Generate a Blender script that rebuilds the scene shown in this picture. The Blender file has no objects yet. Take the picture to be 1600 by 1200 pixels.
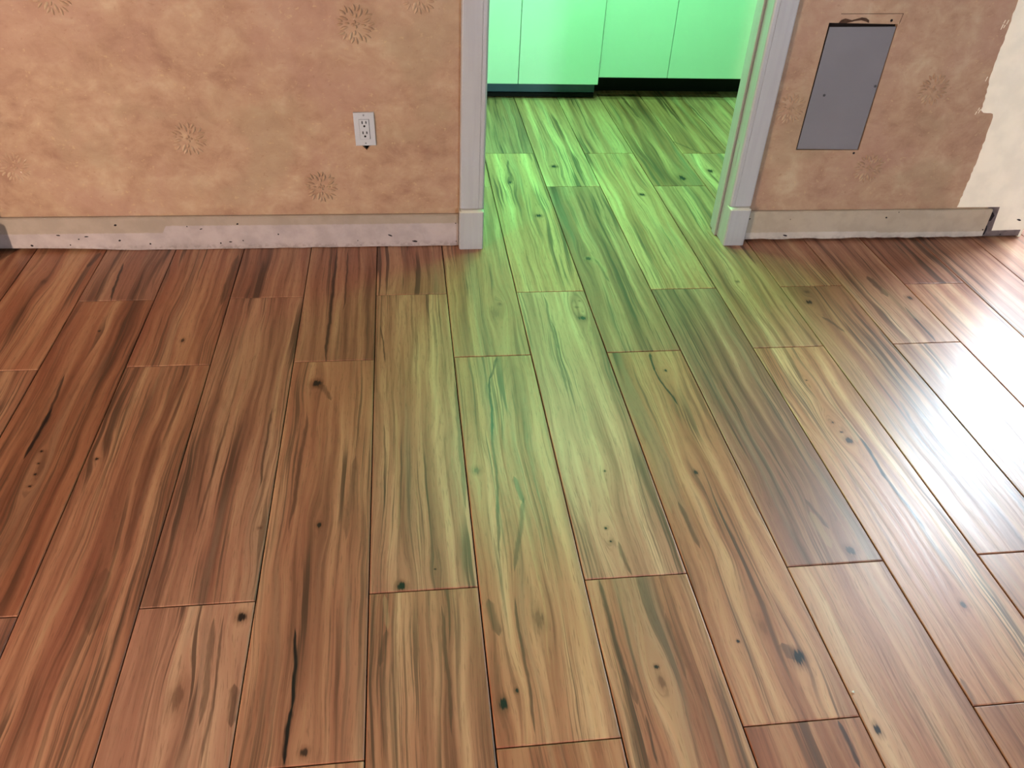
import bpy, bmesh, math, random
from mathutils import Vector, Matrix, noise

random.seed(7)
SC = bpy.context.scene
COL = SC.collection

# ------------------------------------------------------------------ camera
cam_data = bpy.data.cameras.new('camera')
cam = bpy.data.objects.new('camera', cam_data)
COL.objects.link(cam)
cam_data.sensor_fit = 'HORIZONTAL'
cam_data.sensor_width = 36.0
cam_data.lens = 36.0 * 1284.32 / 1600.0
cam_data.clip_start = 0.02
_r = Vector((0.991954, -0.117766, 0.046454))
_u = Vector((0.034268, 0.603021, 0.796989))
_w = Vector((0.121871, 0.788984, -0.602205))
cam.matrix_world = Matrix(((_r.x, _u.x, -_w.x, 0.0), (_r.y, _u.y, -_w.y, 0.0), (_r.z, _u.z, -_w.z, 1.45), (0, 0, 0, 1)))
SC.camera = cam

# ------------------------------------------------------------------ colour management and exposure
SC.view_settings.view_transform = 'Standard'
SC.view_settings.look = 'None'
SC.view_settings.gamma = 1.0
SC.view_settings.use_curve_mapping = False
SC.view_settings.exposure = 0.74

# ------------------------------------------------------------------ daylight outside the right-wall window and the added fill window
world = bpy.data.worlds.new('daylight')
SC.world = world
world.use_nodes = True
bg = world.node_tree.nodes['Background']
bg.inputs['Color'].default_value = (0.76, 0.86, 1.0, 1)
bg.inputs['Strength'].default_value = 125.0

def portal(name, loc, rot, sx, sy):
    d = bpy.data.lights.new(name, 'AREA')
    d.shape = 'RECTANGLE'
    d.size, d.size_y = sx, sy
    d.cycles.is_portal = True
    o = bpy.data.objects.new(name, d)
    COL.objects.link(o)
    o.location = loc
    o.rotation_euler = rot
    return o
# window in the right wall (faces -X) and an added fill window far behind the camera (faces +Y)
portal('daylight_portal', (3.38, 3.535, 1.90), (0, math.radians(90), 0), 0.98, 1.01)
portal('daylight_portal', (2.92, -4.16, 1.50), (math.radians(90), 0, 0), 0.64, 0.9)

def area(name, loc, rot, sx, sy, power, color, spread=180):
    d = bpy.data.lights.new(name, 'AREA')
    d.shape = 'RECTANGLE'
    d.size, d.size_y = sx, sy
    d.energy = power
    d.color = color
    d.spread = math.radians(spread)
    o = bpy.data.objects.new(name, d)
    COL.objects.link(o)
    o.location = loc
    o.rotation_euler = rot
    return o
# green tube panels on the kitchen ceiling, one tilted towards the cabinets
GREEN = (0.22, 1.0, 0.41)
area('kitchen_panel_light', (0.75, 3.215, 2.295), (math.radians(50), 0, 0), 0.7, 0.20, 58, GREEN)
area('kitchen_panel_light', (0.72, 3.98, 2.37), (0, 0, 0), 0.50, 0.26, 34, GREEN)
# warm bulb of the floor lamp in the hall to the left of the room
ld = bpy.data.lights.new('hall_bulb_light', 'POINT')
ld.energy = 360
ld.color = (1.0, 0.76, 0.56)
ld.shadow_soft_size = 0.07
hall_bulb = bpy.data.objects.new('hall_bulb_light', ld)
COL.objects.link(hall_bulb)
hall_bulb.location = (-2.95, -0.75, 0.95)

# ------------------------------------------------------------------ helpers
def lin(c):
    def f(v):
        v /= 255.0
        return 0.611 * (v / 12.92 if v <= 0.04045 else ((v + 0.055) / 1.055) ** 2.4)   # surfaces are a stop darker than their picture colour
    return (f(c[0]), f(c[1]), f(c[2]), 1.0)

class Nodes:
    """small expression builder for a shader node tree"""
    def __init__(self, tree):
        self.t = tree
        self.n = tree.nodes
        self.l = tree.links
    def put(self, sock, v):
        if isinstance(v, bpy.types.NodeSocket):
            self.l.new(v, sock)
        else:
            sock.default_value = v
    def new(self, kind, **kw):
        nd = self.n.new(kind)
        for k, v in kw.items():
            setattr(nd, k, v)
        return nd
    def m(self, op, a, b=0.0, c=0.0, clamp=False):
        nd = self.new('ShaderNodeMath', operation=op, use_clamp=clamp)
        self.put(nd.inputs[0], a); self.put(nd.inputs[1], b); self.put(nd.inputs[2], c)
        return nd.outputs[0]
    def vec(self, x, y, z=0.0):
        nd = self.new('ShaderNodeCombineXYZ')
        self.put(nd.inputs[0], x); self.put(nd.inputs[1], y); self.put(nd.inputs[2], z)
        return nd.outputs[0]
    def noise(self, v, scale=1.0, detail=2.0, rough=0.5, dist=0.0):
        nd = self.new('ShaderNodeTexNoise')
        self.put(nd.inputs['Vector'], v)
        nd.inputs['Scale'].default_value = scale
        nd.inputs['Detail'].default_value = detail
        nd.inputs['Roughness'].default_value = rough
        nd.inputs['Distortion'].default_value = dist
        return nd.outputs['Fac']
    def smooth(self, v, a, b, lo=0.0, hi=1.0):
        nd = self.new('ShaderNodeMapRange', interpolation_type='SMOOTHSTEP')
        self.put(nd.inputs['Value'], v)
        nd.inputs['From Min'].default_value = a
        nd.inputs['From Max'].default_value = b
        nd.inputs['To Min'].default_value = lo
        nd.inputs['To Max'].default_value = hi
        return nd.outputs[0]
    def mix(self, f, a, b, blend='MIX'):
        nd = self.new('ShaderNodeMix', data_type='RGBA', blend_type=blend)
        self.put(nd.inputs[0], f); self.put(nd.inputs[6], a); self.put(nd.inputs[7], b)
        return nd.outputs[2]
    def ramp(self, v, stops):
        nd = self.new('ShaderNodeValToRGB')
        e = nd.color_ramp.elements
        while len(e) < len(stops):
            e.new(0.5)
        for el, (p, c) in zip(e, stops):
            el.position = p
            el.color = c
        self.put(nd.inputs[0], v)
        return nd.outputs[0]

def material(name):
    m = bpy.data.materials.new(name)
    m.use_nodes = True
    N = Nodes(m.node_tree)
    return m, N, m.node_tree.nodes['Principled BSDF']

def obj_xyz(N):
    tc = N.new('ShaderNodeTexCoord')
    s = N.new('ShaderNodeSeparateXYZ')
    N.l.new(tc.outputs['Object'], s.inputs[0])
    return tc.outputs['Object'], s.outputs[0], s.outputs[1], s.outputs[2]

def bump(N, bsdf, h, strength, dist):
    b = N.new('ShaderNodeBump')
    b.inputs['Strength'].default_value = strength
    b.inputs['Distance'].default_value = dist
    N.l.new(h, b.inputs['Height'])
    N.l.new(b.outputs[0], bsdf.inputs['Normal'])

def plain(name, rgb, rough=0.5, spec=0.5, var=0.06, scale=9.0, metal=0.0, bmp=0.0):
    """solid paint or plastic with a slight mottling of its own"""
    m, N, B = material(name)
    v, x, y, z = obj_xyz(N)
    n = N.noise(v, scale, 3.0)
    c = lin(rgb)
    d = tuple(k * (1 - var * 2) for k in c[:3]) + (1,)
    N.l.new(N.mix(N.smooth(n, 0.35, 0.7), c, d), B.inputs['Base Color'])
    B.inputs['Roughness'].default_value = rough
    B.inputs['Specular IOR Level'].default_value = spec
    B.inputs['Metallic'].default_value = metal
    if bmp:
        bump(N, B, N.noise(v, 160.0, 3.0), bmp, 0.001)
    return m

# ------------------------------------------------------------------ wood
def grain_group():
    g = bpy.data.node_groups.new('wood_grain', 'ShaderNodeTree')
    g.interface.new_socket('Vector', in_out='INPUT', socket_type='NodeSocketVector')
    g.interface.new_socket('Color', in_out='OUTPUT', socket_type='NodeSocketColor')
    g.interface.new_socket('Height', in_out='OUTPUT', socket_type='NodeSocketFloat')
    g.interface.new_socket('Sheen', in_out='OUTPUT', socket_type='NodeSocketFloat')
    N = Nodes(g)
    gi = N.new('NodeGroupInput'); go = N.new('NodeGroupOutput')
    s = N.new('ShaderNodeSeparateXYZ'); N.l.new(gi.outputs[0], s.inputs[0])
    x, y = s.outputs[0], s.outputs[1]
    at = N.new('ShaderNodeAttribute', attribute_type='OBJECT', attribute_name='grain')
    a = N.new('ShaderNodeSeparateXYZ'); N.l.new(at.outputs['Vector'], a.inputs[0])
    seed, tone, warm = a.outputs[0], a.outputs[1], a.outputs[2]
    sx = N.m('MULTIPLY', seed, 7.31)
    # slow sideways wander of the grain
    wob = N.noise(N.vec(N.m('MULTIPLY', x, 5.0), N.m('MULTIPLY', y, 1.7), sx), 1.0, 2.0)
    wob2 = N.noise(N.vec(N.m('MULTIPLY', x, 22.0), N.m('MULTIPLY', y, 8.0), sx), 1.0, 1.0)
    xw = N.m('ADD', x, N.m('ADD', N.m('MULTIPLY', N.m('SUBTRACT', wob, 0.5), 0.050), N.m('MULTIPLY', N.m('SUBTRACT', wob2, 0.5), 0.006)))
    # broad bands
    band = N.noise(N.vec(N.m('MULTIPLY', xw, 24.0), N.m('MULTIPLY', y, 0.75), N.m('ADD', sx, 3.1)), 1.0, 3.0, 0.6)
    band = N.m('ADD', band, N.m('MULTIPLY', tone, 0.22))
    col = N.ramp(band, [(0.25, lin((114, 70, 54))), (0.40, lin((156, 102, 78))), (0.52, lin((185, 129, 100))), (0.66, lin((207, 159, 124))), (0.82, lin((222, 184, 148)))])
    # pinkish patches
    hue = N.noise(N.vec(N.m('MULTIPLY', xw, 13.0), N.m('MULTIPLY', y, 1.2), N.m('ADD', sx, 9.7)), 1.0, 2.0)
    col = N.mix(N.m('MULTIPLY', N.smooth(hue, 0.46, 0.66), 0.42), col, lin((166, 100, 78)))
    # arched figure: contour lines of a slow height field
    fld = N.noise(N.vec(N.m('MULTIPLY', xw, 7.0), N.m('MULTIPLY', y, 0.9), N.m('ADD', sx, 5.5)), 1.0, 1.5)
    arch = N.m('SINE', N.m('MULTIPLY', fld, 110.0))
    archm = N.smooth(N.noise(N.vec(N.m('MULTIPLY', x, 8.0), N.m('MULTIPLY', y, 2.0), N.m('ADD', sx, 1.9)), 1.0, 1.0), 0.50, 0.66)
    col = N.mix(N.m('MULTIPLY', N.m('MULTIPLY', N.smooth(arch, 0.2, 1.0), archm), 0.22), col, lin((136, 90, 66)))
    # fine lines
    fine = N.noise(N.vec(N.m('MULTIPLY', xw, 85.0), N.m('MULTIPLY', y, 1.5), N.m('ADD', sx, 2.2)), 1.0, 3.5, 0.6)
    col = N.mix(N.smooth(fine, 0.54, 0.68, 0.0, 0.50), col, lin((104, 64, 46)))
    col = N.mix(N.smooth(fine, 0.43, 0.28, 0.0, 0.30), col, lin((212, 172, 128)))
    # dark heart streaks
    st = N.noise(N.vec(N.m('MULTIPLY', xw, 62.0), N.m('MULTIPLY', y, 1.15), N.m('ADD', sx, 7.7)), 1.0, 2.6, 0.55)
    stm = N.noise(N.vec(N.m('MULTIPLY', x, 11.0), N.m('MULTIPLY', y, 1.4), N.m('ADD', sx, 4.4)), 1.0, 1.5)
    stm = N.m('SUBTRACT', stm, N.m('MULTIPLY', tone, 0.12))
    sfac = N.m('MULTIPLY', N.smooth(st, 0.535, 0.61), N.smooth(stm, 0.49, 0.64, 0.03, 0.82))
    col = N.mix(sfac, col, lin((80, 54, 42)))
    # grey sapwood
    sap = N.noise(N.vec(N.m('MULTIPLY', xw, 20.0), N.m('MULTIPLY', y, 0.8), N.m('ADD', sx, 12.4)), 1.0, 2.0)
    col = N.mix(N.smooth(sap, 0.58, 0.72, 0.0, 0.38), col, lin((152, 130, 108)))
    # bundles of thin grey lines
    lns = N.noise(N.vec(N.m('MULTIPLY', xw, 190.0), N.m('MULTIPLY', y, 1.6), N.m('ADD', sx, 15.2)), 1.0, 2.0, 0.6)
    lnm = N.noise(N.vec(N.m('MULTIPLY', xw, 16.0), N.m('MULTIPLY', y, 1.1), N.m('ADD', sx, 18.8)), 1.0, 2.0)
    col = N.mix(N.m('MULTIPLY', N.smooth(lns, 0.50, 0.62), N.smooth(lnm, 0.50, 0.64, 0.0, 0.70)), col, lin((90, 68, 54)))
    # pores
    pore = N.noise(N.vec(N.m('MULTIPLY', xw, 420.0), N.m('MULTIPLY', y, 22.0), sx), 1.0, 2.0, 0.6)
    col = N.mix(N.smooth(pore, 0.54, 0.70, 0.0, 0.36), col, lin((96, 66, 50)))
    # tone of the whole board
    hs = N.new('ShaderNodeHueSaturation')
    N.l.new(col, hs.inputs['Color'])
    N.l.new(N.m('ADD', 1.0, warm), hs.inputs['Saturation'])
    N.l.new(N.m('ADD', 1.28, N.m('MULTIPLY', tone, 0.38)), hs.inputs['Value'])
    N.l.new(hs.outputs[0], go.inputs[0])
    N.l.new(N.m('ADD', N.m('MULTIPLY', pore, -0.5), N.m('MULTIPLY', N.m('ADD', fine, band), -0.6)), go.inputs[1])
    N.l.new(fine, go.inputs[2])
    return g

GRAIN = grain_group()

def wood(name, knots=(), streaks=()):
    m, N, B = material(name)
    v, x, y, z = obj_xyz(N)
    gx = x
    # grain parts around every knot
    for kx, ky, r, e, s in knots:
        dx = N.m('SUBTRACT', x, kx)
        dy = N.m('MULTIPLY', N.m('SUBTRACT', y, ky), 0.30)
        r2 = N.m('ADD', N.m('MULTIPLY', dx, dx), N.m('MULTIPLY', dy, dy))
        k = 2.0 * (r + 0.006)
        wgt = N.m('EXPONENT', N.m('MULTIPLY', r2, -1.0 / (k * k)))
        gx = N.m('SUBTRACT', gx, N.m('MULTIPLY', N.m('MULTIPLY', dx, wgt), 0.75))
    g = N.new('ShaderNodeGroup'); g.node_tree = GRAIN
    N.l.new(N.vec(gx, y, z), g.inputs[0])
    col = g.outputs[0]
    rag = N.noise(N.vec(N.m('MULTIPLY', x, 240.0), N.m('MULTIPLY', y, 26.0), 0.0), 1.0, 2.0)
    if streaks:
        wv = N.noise(N.vec(N.m('MULTIPLY', x, 6.0), N.m('MULTIPLY', y, 7.0), 3.0), 1.0, 2.0)
        xs = N.m('ADD', gx, N.m('MULTIPLY', N.m('SUBTRACT', wv, 0.5), 0.018))
    for x0, x1, y0, y1, w, s in streaks:
        ln = max(y1 - y0, 0.02)
        t = N.m('DIVIDE', N.m('SUBTRACT', y, y0), ln)
        c = N.m('ADD', x0, N.m('MULTIPLY', t, x1 - x0))
        d = N.m('ABSOLUTE', N.m('SUBTRACT', xs, c))
        u = N.m('ABSOLUTE', N.m('SUBTRACT', t, 0.5))
        # pointed ends
        ww = N.m('MULTIPLY', N.smooth(u, 0.34, 0.56, 1.0, 0.05), w * 0.62)
        f = N.m('SUBTRACT', 1.0, N.m('DIVIDE', d, ww))
        f = N.m('ADD', f, N.m('MULTIPLY', N.m('SUBTRACT', rag, 0.5), 0.9))
        f = N.m('MULTIPLY', N.smooth(f, 0.0, 0.75), N.smooth(u, 0.50, 0.56, 1.0, 0.0))
        if s > 0:
            dark = lin((30, 22, 24)) if s >= 0.8 else lin((74, 50, 40))
            col = N.mix(N.m('MULTIPLY', f, min(1.0, s)), col, dark)
        else:
            col = N.mix(N.m('MULTIPLY', f, -s * 0.5), col, lin((214, 182, 138)))
    for kx, ky, r, e, s in knots:
        dx = N.m('SUBTRACT', x, kx)
        dy = N.m('DIVIDE', N.m('SUBTRACT', y, ky), e)
        d = N.m('SQRT', N.m('ADD', N.m('MULTIPLY', dx, dx), N.m('MULTIPLY', dy, dy)))
        d = N.m('ADD', d, N.m('MULTIPLY', N.m('SUBTRACT', rag, 0.5), r * 1.7))
        core = N.smooth(d, r * 0.45, r * 0.95, 1.0, 0.0)
        ring = N.smooth(d, r * 0.7, r * 2.0, 0.55 * s, 0.0)
        col = N.mix(ring, col, lin((120, 70, 46)))
        col = N.mix(N.m('MULTIPLY', core, min(1.0, s * 1.2) if s > 0.65 else s * 0.75), col, lin((18, 14, 18)) if s > 0.65 else lin((84, 46, 34)))
    N.l.new(col, B.inputs['Base Color'])
    N.l.new(N.smooth(g.outputs[2], 0.3, 0.7, 0.36, 0.46), B.inputs['Roughness'])
    B.inputs['Specular IOR Level'].default_value = 0.36
    bump(N, B, g.outputs[1], 0.20, 0.0012)
    return m

# knots (x, y, radius, stretch, strength) and streaks (x0, x1, y0, y1, width, strength; negative is pale) of single planks,
# in metres from the plank's centre, keyed by plank row across and along
FEATURES = {
    (-2, 1): ([[-0.025, -0.12, 0.01, 1.6, 0.6]], [[0.088, 0.104, -0.024, 0.077, 0.02, 0.7]]),
    (-1, 0): ([[-0.005, 0.446, 0.005, 1.3, 0.7], [0.003, -0.108, 0.005, 1, 0.8], [0.01, -0.154, 0.004, 1, 0.8], [0.015, -0.194, 0.005, 1, 0.8], [0.015, -0.236, 0.005, 1, 0.8]], [[-0.025, -0.036, -0.01, 0.217, 0.01, 0.8], [-0.028, -0.026, -0.13, 0.062, 0.016, 0.95]]),
    (-1, 1): ([], [[-0.019, -0.039, -0.623, -0.38, 0.01, 0.9]]),
    (0, 0): ([[-0.092, 0.228, 0.006, 1, 0.8]], [[0.054, 0.049, -0.123, 0.285, 0.02, 0.35], [-0.059, -0.043, -0.351, -0.16, 0.012, -0.5], [0.037, 0.024, -0.307, -0.139, 0.04, 0.35]]),
    (0, 1): ([[0.015, -0.495, 0.006, 2, 0.7]], [[0.096, 0.104, -0.287, 0.038, 0.024, 0.6]]),
    (1, -1): ([[0.095, 0.586, 0.012, 1.3, 0.8], [0.001, 0.408, 0.014, 2.6, 0.6]], [[0.044, 0.041, 0.351, 0.581, 0.022, 0.55], [0.066, 0.066, 0.269, 0.587, 0.008, 0.6], [0.112, 0.102, 0.339, 0.426, 0.02, 0.6]]),
    (1, 0): ([[0.101, -0.414, 0.006, 1, 0.5]], [[-0.043, -0.03, -0.414, 0.034, 0.007, 0.6], [0.084, 0.081, -0.275, 0.027, 0.008, 0.7]]),
    (2, 0): ([[-0.044, 0.515, 0.016, 1.1, 1], [0.0, -0.04, 0.007, 1.5, 0.8], [0.009, -0.601, 0.008, 1.3, 0.7]], [[-0.008, -0.044, 0.435, 0.515, 0.018, 0.5], [-0.069, -0.056, -0.045, 0.368, 0.012, 0.6], [0.063, 0.076, -0.085, 0.19, 0.02, 0.45], [-0.016, -0.03, -0.515, -0.333, 0.009, 1.0], [-0.02, -0.017, -0.618, -0.508, 0.013, 1.0]]),
    (2, 1): ([], [[-0.027, -0.026, -0.619, 0.076, 0.012, 0.8], [0.017, 0.014, -0.324, 0.065, 0.008, 0.7]]),
    (3, -1): ([], [[0.04, 0.036, 0.293, 0.574, 0.01, 0.6], [-0.091, -0.08, 0.444, 0.527, 0.014, 0.5], [-0.077, -0.084, 0.531, 0.618, 0.012, -0.6]]),
    (3, 0): ([[-0.049, -0.611, 0.012, 1.1, 1], [0.027, -0.569, 0.003, 1, 0.7]], [[-0.087, -0.102, 0.235, 0.431, 0.006, 0.75], [-0.088, -0.089, -0.363, -0.061, 0.006, 0.6], [0.108, 0.116, -0.377, 0.115, 0.014, 0.55], [-0.055, -0.055, -0.449, 0.006, 0.012, -0.45]]),
    (4, 0): ([[-0.091, 0.12, 0.011, 1.2, 0.65], [0.001, -0.347, 0.013, 2.2, 0.55], [-0.066, -0.511, 0.004, 1.5, 0.8], [-0.095, -0.538, 0.01, 1.5, 0.85]], [[-0.021, 0.015, 0.509, 0.618, 0.01, 0.7], [-0.037, -0.02, 0.255, 0.521, 0.008, 0.85], [-0.064, -0.031, -0.17, 0.365, 0.01, 0.7], [0.014, 0.001, -0.002, 0.09, 0.016, 0.6], [-0.031, 0.015, -0.21, 0.009, 0.014, 0.55], [-0.046, -0.035, -0.595, -0.294, 0.012, 0.7], [-0.091, -0.102, -0.38, -0.288, 0.022, 0.55], [0.116, 0.112, 0.253, 0.573, 0.016, -0.6], [0.115, 0.101, -0.009, 0.357, 0.018, -0.6]]),  # last two pale streaks: glossy sheen along the plank edge, put into the colour
    (4, 1): ([[0.054, -0.326, 0.009, 1.2, 0.5], [0.033, -0.385, 0.016, 1.8, 0.35]], []),
    (5, -1): ([[-0.014, 0.393, 0.006, 1, 0.8], [-0.012, 0.359, 0.008, 2.2, 0.6]], [[-0.083, -0.085, 0.387, 0.624, 0.012, 0.65], [-0.074, -0.082, 0.316, 0.394, 0.014, 0.5], [0.034, 0.039, 0.362, 0.518, 0.014, 0.4], [-0.064, -0.062, 0.193, 0.29, 0.006, 0.7]]),
    (5, 0): ([[0.079, 0.451, 0.013, 1.2, 0.8], [0.07, 0.519, 0.006, 1.2, 0.6], [0.089, 0.559, 0.005, 1, 0.6], [-0.038, -0.476, 0.005, 1, 0.8], [-0.036, -0.518, 0.004, 1, 0.8], [0.001, -0.279, 0.004, 1, 0.7], [0.077, 0.519, 0.004, 1, 0.5]], [[-0.04, -0.026, 0.035, 0.606, 0.01, 0.6], [-0.029, -0.024, -0.024, 0.444, 0.006, 0.6], [-0.012, -0.027, -0.618, -0.521, 0.012, 0.6]]),
    (5, 1): ([[0.045, -0.034, 0.014, 1, 1], [-0.033, 0.295, 0.01, 1.6, 0.8]], [[-0.035, -0.016, 0.281, 0.545, 0.012, 0.7]]),
    (6, -1): ([], [[0.07, 0.071, 0.528, 0.619, 0.012, 0.8]]),
    (6, 0): ([[0.041, 0.521, 0.006, 1, 0.8], [-0.0, 0.074, 0.007, 1.3, 0.75], [0.049, -0.487, 0.016, 1.3, 1], [-0.064, -0.438, 0.004, 1, 0.8], [0.002, -0.408, 0.012, 2, 0.35]], [[0.009, 0.019, 0.519, 0.613, 0.012, 0.9], [0.029, 0.009, 0.356, 0.536, 0.008, 0.9], [-0.069, -0.076, -0.177, -0.03, 0.014, 0.6], [0.044, 0.033, -0.491, -0.451, 0.02, 0.6], [-0.102, -0.1, -0.061, 0.202, 0.018, -0.4], [0.116, 0.112, -0.141, 0.299, 0.016, 0.35]]),
    (6, 1): ([[-0.058, -0.022, 0.012, 1.2, 0.7]], [[-0.019, -0.059, -0.124, -0.002, 0.03, -0.5], [-0.018, -0.047, -0.192, -0.027, 0.012, 0.5]]),
    (6, 2): ([[-0.049, -0.407, 0.016, 1, 1]], []),
    (7, -1): ([[-0.097, 0.221, 0.007, 2, 0.8]], []),
    (7, 0): ([[0.054, -0.59, 0.015, 1.1, 0.7]], [[0.043, 0.017, -0.517, -0.417, 0.014, 0.6], [0.021, 0.015, -0.577, -0.462, 0.03, -0.5]]),
    (7, 1): ([[0.045, 0.162, 0.014, 1, 1]], []),
    (8, 0): ([[-0.02, 0.249, 0.006, 1, 0.7], [-0.013, 0.206, 0.005, 1, 0.7], [-0.007, 0.17, 0.012, 1.3, 0.75], [0.001, -0.389, 0.008, 1.6, 0.7], [-0.014, 0.448, 0.004, 1, 0.7]], [[0.021, 0.021, 0.01, 0.177, 0.012, 1.0], [0.035, 0.024, -0.166, 0.015, 0.008, 0.85], [-0.0, 0.018, 0.165, 0.261, 0.03, -0.5], [-0.112, -0.111, -0.635, -0.564, 0.012, 0.5], [0.083, 0.075, -0.369, -0.194, 0.03, -0.3], [-0.082, -0.068, -0.3, 0.066, 0.012, 0.35]]),
    (8, 1): ([[-0.027, -0.21, 0.008, 1, 0.6]], []),
    (8, 2): ([[0.036, -0.541, 0.016, 2, 0.9]], [[0.031, 0.01, 0.227, 0.585, 0.018, 0.7]]),
    (9, 0): ([[-0.056, 0.517, 0.013, 1.2, 0.75], [-0.034, 0.585, 0.009, 1.2, 0.6]], [[-0.015, -0.049, 0.329, 0.421, 0.014, 0.6], [-0.032, -0.01, -0.196, -0.038, 0.012, 0.55], [-0.026, -0.019, -0.282, -0.083, 0.006, 0.6]]),
    (9, 1): ([[-0.046, 0.414, 0.016, 1.4, 0.8]], []),
    (9, 2): ([], [[-0.021, -0.123, -0.629, -0.464, 0.012, 0.7]]),
    (10, 0): ([[-0.003, 0.398, 0.009, 1, 0.6]], []),
    (10, 1): ([[0.089, -0.345, 0.013, 1.1, 0.7]], [[0.033, 0.046, -0.618, -0.408, 0.012, 0.85], [0.014, 0.004, -0.333, -0.192, 0.03, 0.75], [0.055, 0.024, -0.491, -0.276, 0.06, -0.4]]),
    (10, 2): ([], [[0.066, 0.041, 0.092, 0.437, 0.04, -0.4]]),
    (12, 1): ([[0.117, -0.006, 0.005, 1, 0.6]], []),
}
# ------------------------------------------------------------------ other materials
def wallpaper():
    m, N, B = material('mottled_wallpaper')
    v, x, y, z = obj_xyz(N)
    w = N.vec(x, N.m('MULTIPLY', y, 1.0), N.m('MULTIPLY', z, 1.25))
    a = N.noise(w, 5.5, 6.0, 0.62, 0.6)
    b = N.noise(w, 17.0, 5.0, 0.6, 0.4)
    c = N.noise(N.vec(N.m('ADD', x, 11.0), y, z), 3.2, 3.0, 0.5, 0.3)
    f = N.m('ADD', N.m('MULTIPLY', a, 0.58), N.m('MULTIPLY', b, 0.42))
    col = N.ramp(f, [(0.35, lin((170, 129, 104))), (0.45, lin((190, 151, 123))), (0.54, lin((202, 166, 136))), (0.65, lin((217, 189, 157)))])
    col = N.mix(N.smooth(c, 0.48, 0.66, 0.0, 0.5), col, lin((192, 148, 128)))
    col = N.mix(N.smooth(c, 0.46, 0.32, 0.0, 0.5), col, lin((184, 158, 126)))
    spk = N.noise(w, 60.0, 3.0, 0.6)
    col = N.mix(N.smooth(spk, 0.62, 0.74, 0.0, 0.45), col, lin((232, 198, 148)))
    col = N.mix(N.smooth(spk, 0.36, 0.26, 0.0, 0.30), col, lin((150, 104, 72)))
    N.l.new(col, B.inputs['Base Color'])
    B.inputs['Roughness'].default_value = 0.55
    B.inputs['Specular IOR Level'].default_value = 0.35
    bump(N, B, N.m('ADD', N.m('MULTIPLY', b, 0.6), N.m('MULTIPLY', spk, 0.5)), 0.30, 0.004)
    return m

def worn_paint(name, upper, lower, edge_a, edge_b, x_switch):
    """baseboard paint: an older coat above, a patchy white coat below a ragged line"""
    m, N, B = material(name)
    v, x, y, z = obj_xyz(N)
    n = N.noise(v, 14.0, 4.0, 0.6)
    n2 = N.noise(v, 70.0, 3.0, 0.6)
    line = N.smooth(x, x_switch - 0.01, x_switch + 0.01, edge_a, edge_b)
    line = N.m('ADD', line, N.m('MULTIPLY', N.m('SUBTRACT', n2, 0.5), 0.006))
    f = N.smooth(N.m('SUBTRACT', z, line), -0.003, 0.003)
    up = N.mix(N.smooth(n, 0.4, 0.65), lin(upper), tuple(k * 0.88 for k in lin(upper)[:3]) + (1,))
    lo = N.mix(N.smooth(n, 0.35, 0.7), lin(lower), tuple(k * 0.80 for k in lin(lower)[:3]) + (1,))
    col = N.mix(f, lo, up)
    grime = N.m('MULTIPLY', N.smooth(z, 0.030, 0.008), N.smooth(n2, 0.45, 0.62))
    col = N.mix(N.m('MULTIPLY', grime, 0.30), col, lin((84, 66, 62)))
    N.l.new(col, B.inputs['Base Color'])
    B.inputs['Roughness'].default_value = 0.36
    bump(N, B, N.m('ADD', n, N.m('MULTIPLY', f, -0.5)), 0.25, 0.002)
    return m

def scraped_paint():
    m, N, B = material('casing_paint')
    v, x, y, z = obj_xyz(N)
    n = N.noise(N.vec(N.m('MULTIPLY', x, 60.0), N.m('MULTIPLY', y, 60.0), N.m('MULTIPLY', z, 3.0)), 1.0, 3.0)
    col = N.mix(N.smooth(n, 0.4, 0.7, 0.0, 0.5), lin((198, 198, 203)), lin((186, 186, 192)))
    N.l.new(col, B.inputs['Base Color'])
    B.inputs['Roughness'].default_value = 0.38
    bump(N, B, n, 0.12, 0.002)
    return m

M_PAPER = wallpaper()
M_BASE_L = worn_paint('baseboard_paint_left', (188, 171, 156), (208, 193, 192), 0.068, 0.094, -0.845)
M_BASE_R = worn_paint('baseboard_paint_right', (208, 191, 170), (232, 220, 210), 0.040, 0.034, 1.85)
M_CASING = scraped_paint()
M_WHITE = plain('wall_primer', (290, 280, 258), 0.6, 0.3, 0.05, 12.0, bmp=0.2)
M_LIP_CRUMB = plain('lip_highlight_and_crumb', (250, 246, 232), 0.25, 0.6, 0.02)  # cream that paints the highlight on the plinth lips; the crumb shares it
M_CEIL = plain('ceiling_paint', (176, 170, 162), 0.8, 0.2)
M_SIDE = plain('side_wall_paint', (130, 114, 98), 0.7, 0.3)
M_HALL = plain('hall_wall_paint', (120, 104, 90), 0.7, 0.3)
M_KWALL = plain('kitchen_wall_paint', (226, 228, 222), 0.7, 0.3)
M_CORE = plain('wall_cavity', (40, 32, 30), 0.9, 0.1)
M_BARE = plain('bare_board', (140, 124, 124), 0.8, 0.2, 0.18, 30.0)
M_GAP = plain('floor_underlay', (14, 10, 9), 0.9, 0.1)
M_PANEL = plain('grey_panel_paint', (140, 137, 144), 0.5, 0.35, 0.03, 6.0)
M_PLATE = plain('white_plastic', (214, 216, 224), 0.35, 0.5, 0.02)
M_SLOT = plain('black_slot', (14, 12, 14), 0.7, 0.2)
M_SCREW = plain('dark_screw', (40, 38, 40), 0.4, 0.5)
M_PALESCREW = plain('painted_screw', (150, 150, 156), 0.4, 0.5)
M_TEAR = plain('torn_paper_back', (98, 70, 56), 0.85, 0.2, 0.2, 90.0)
M_SCUFF = plain('dark_scuff', (40, 30, 36), 0.8, 0.2)
M_CAB = plain('cabinet_laminate', (236, 238, 232), 0.32, 0.4, 0.02, 3.0)
M_CABIN = plain('cabinet_inside', (90, 86, 80), 0.7, 0.3)
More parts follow.
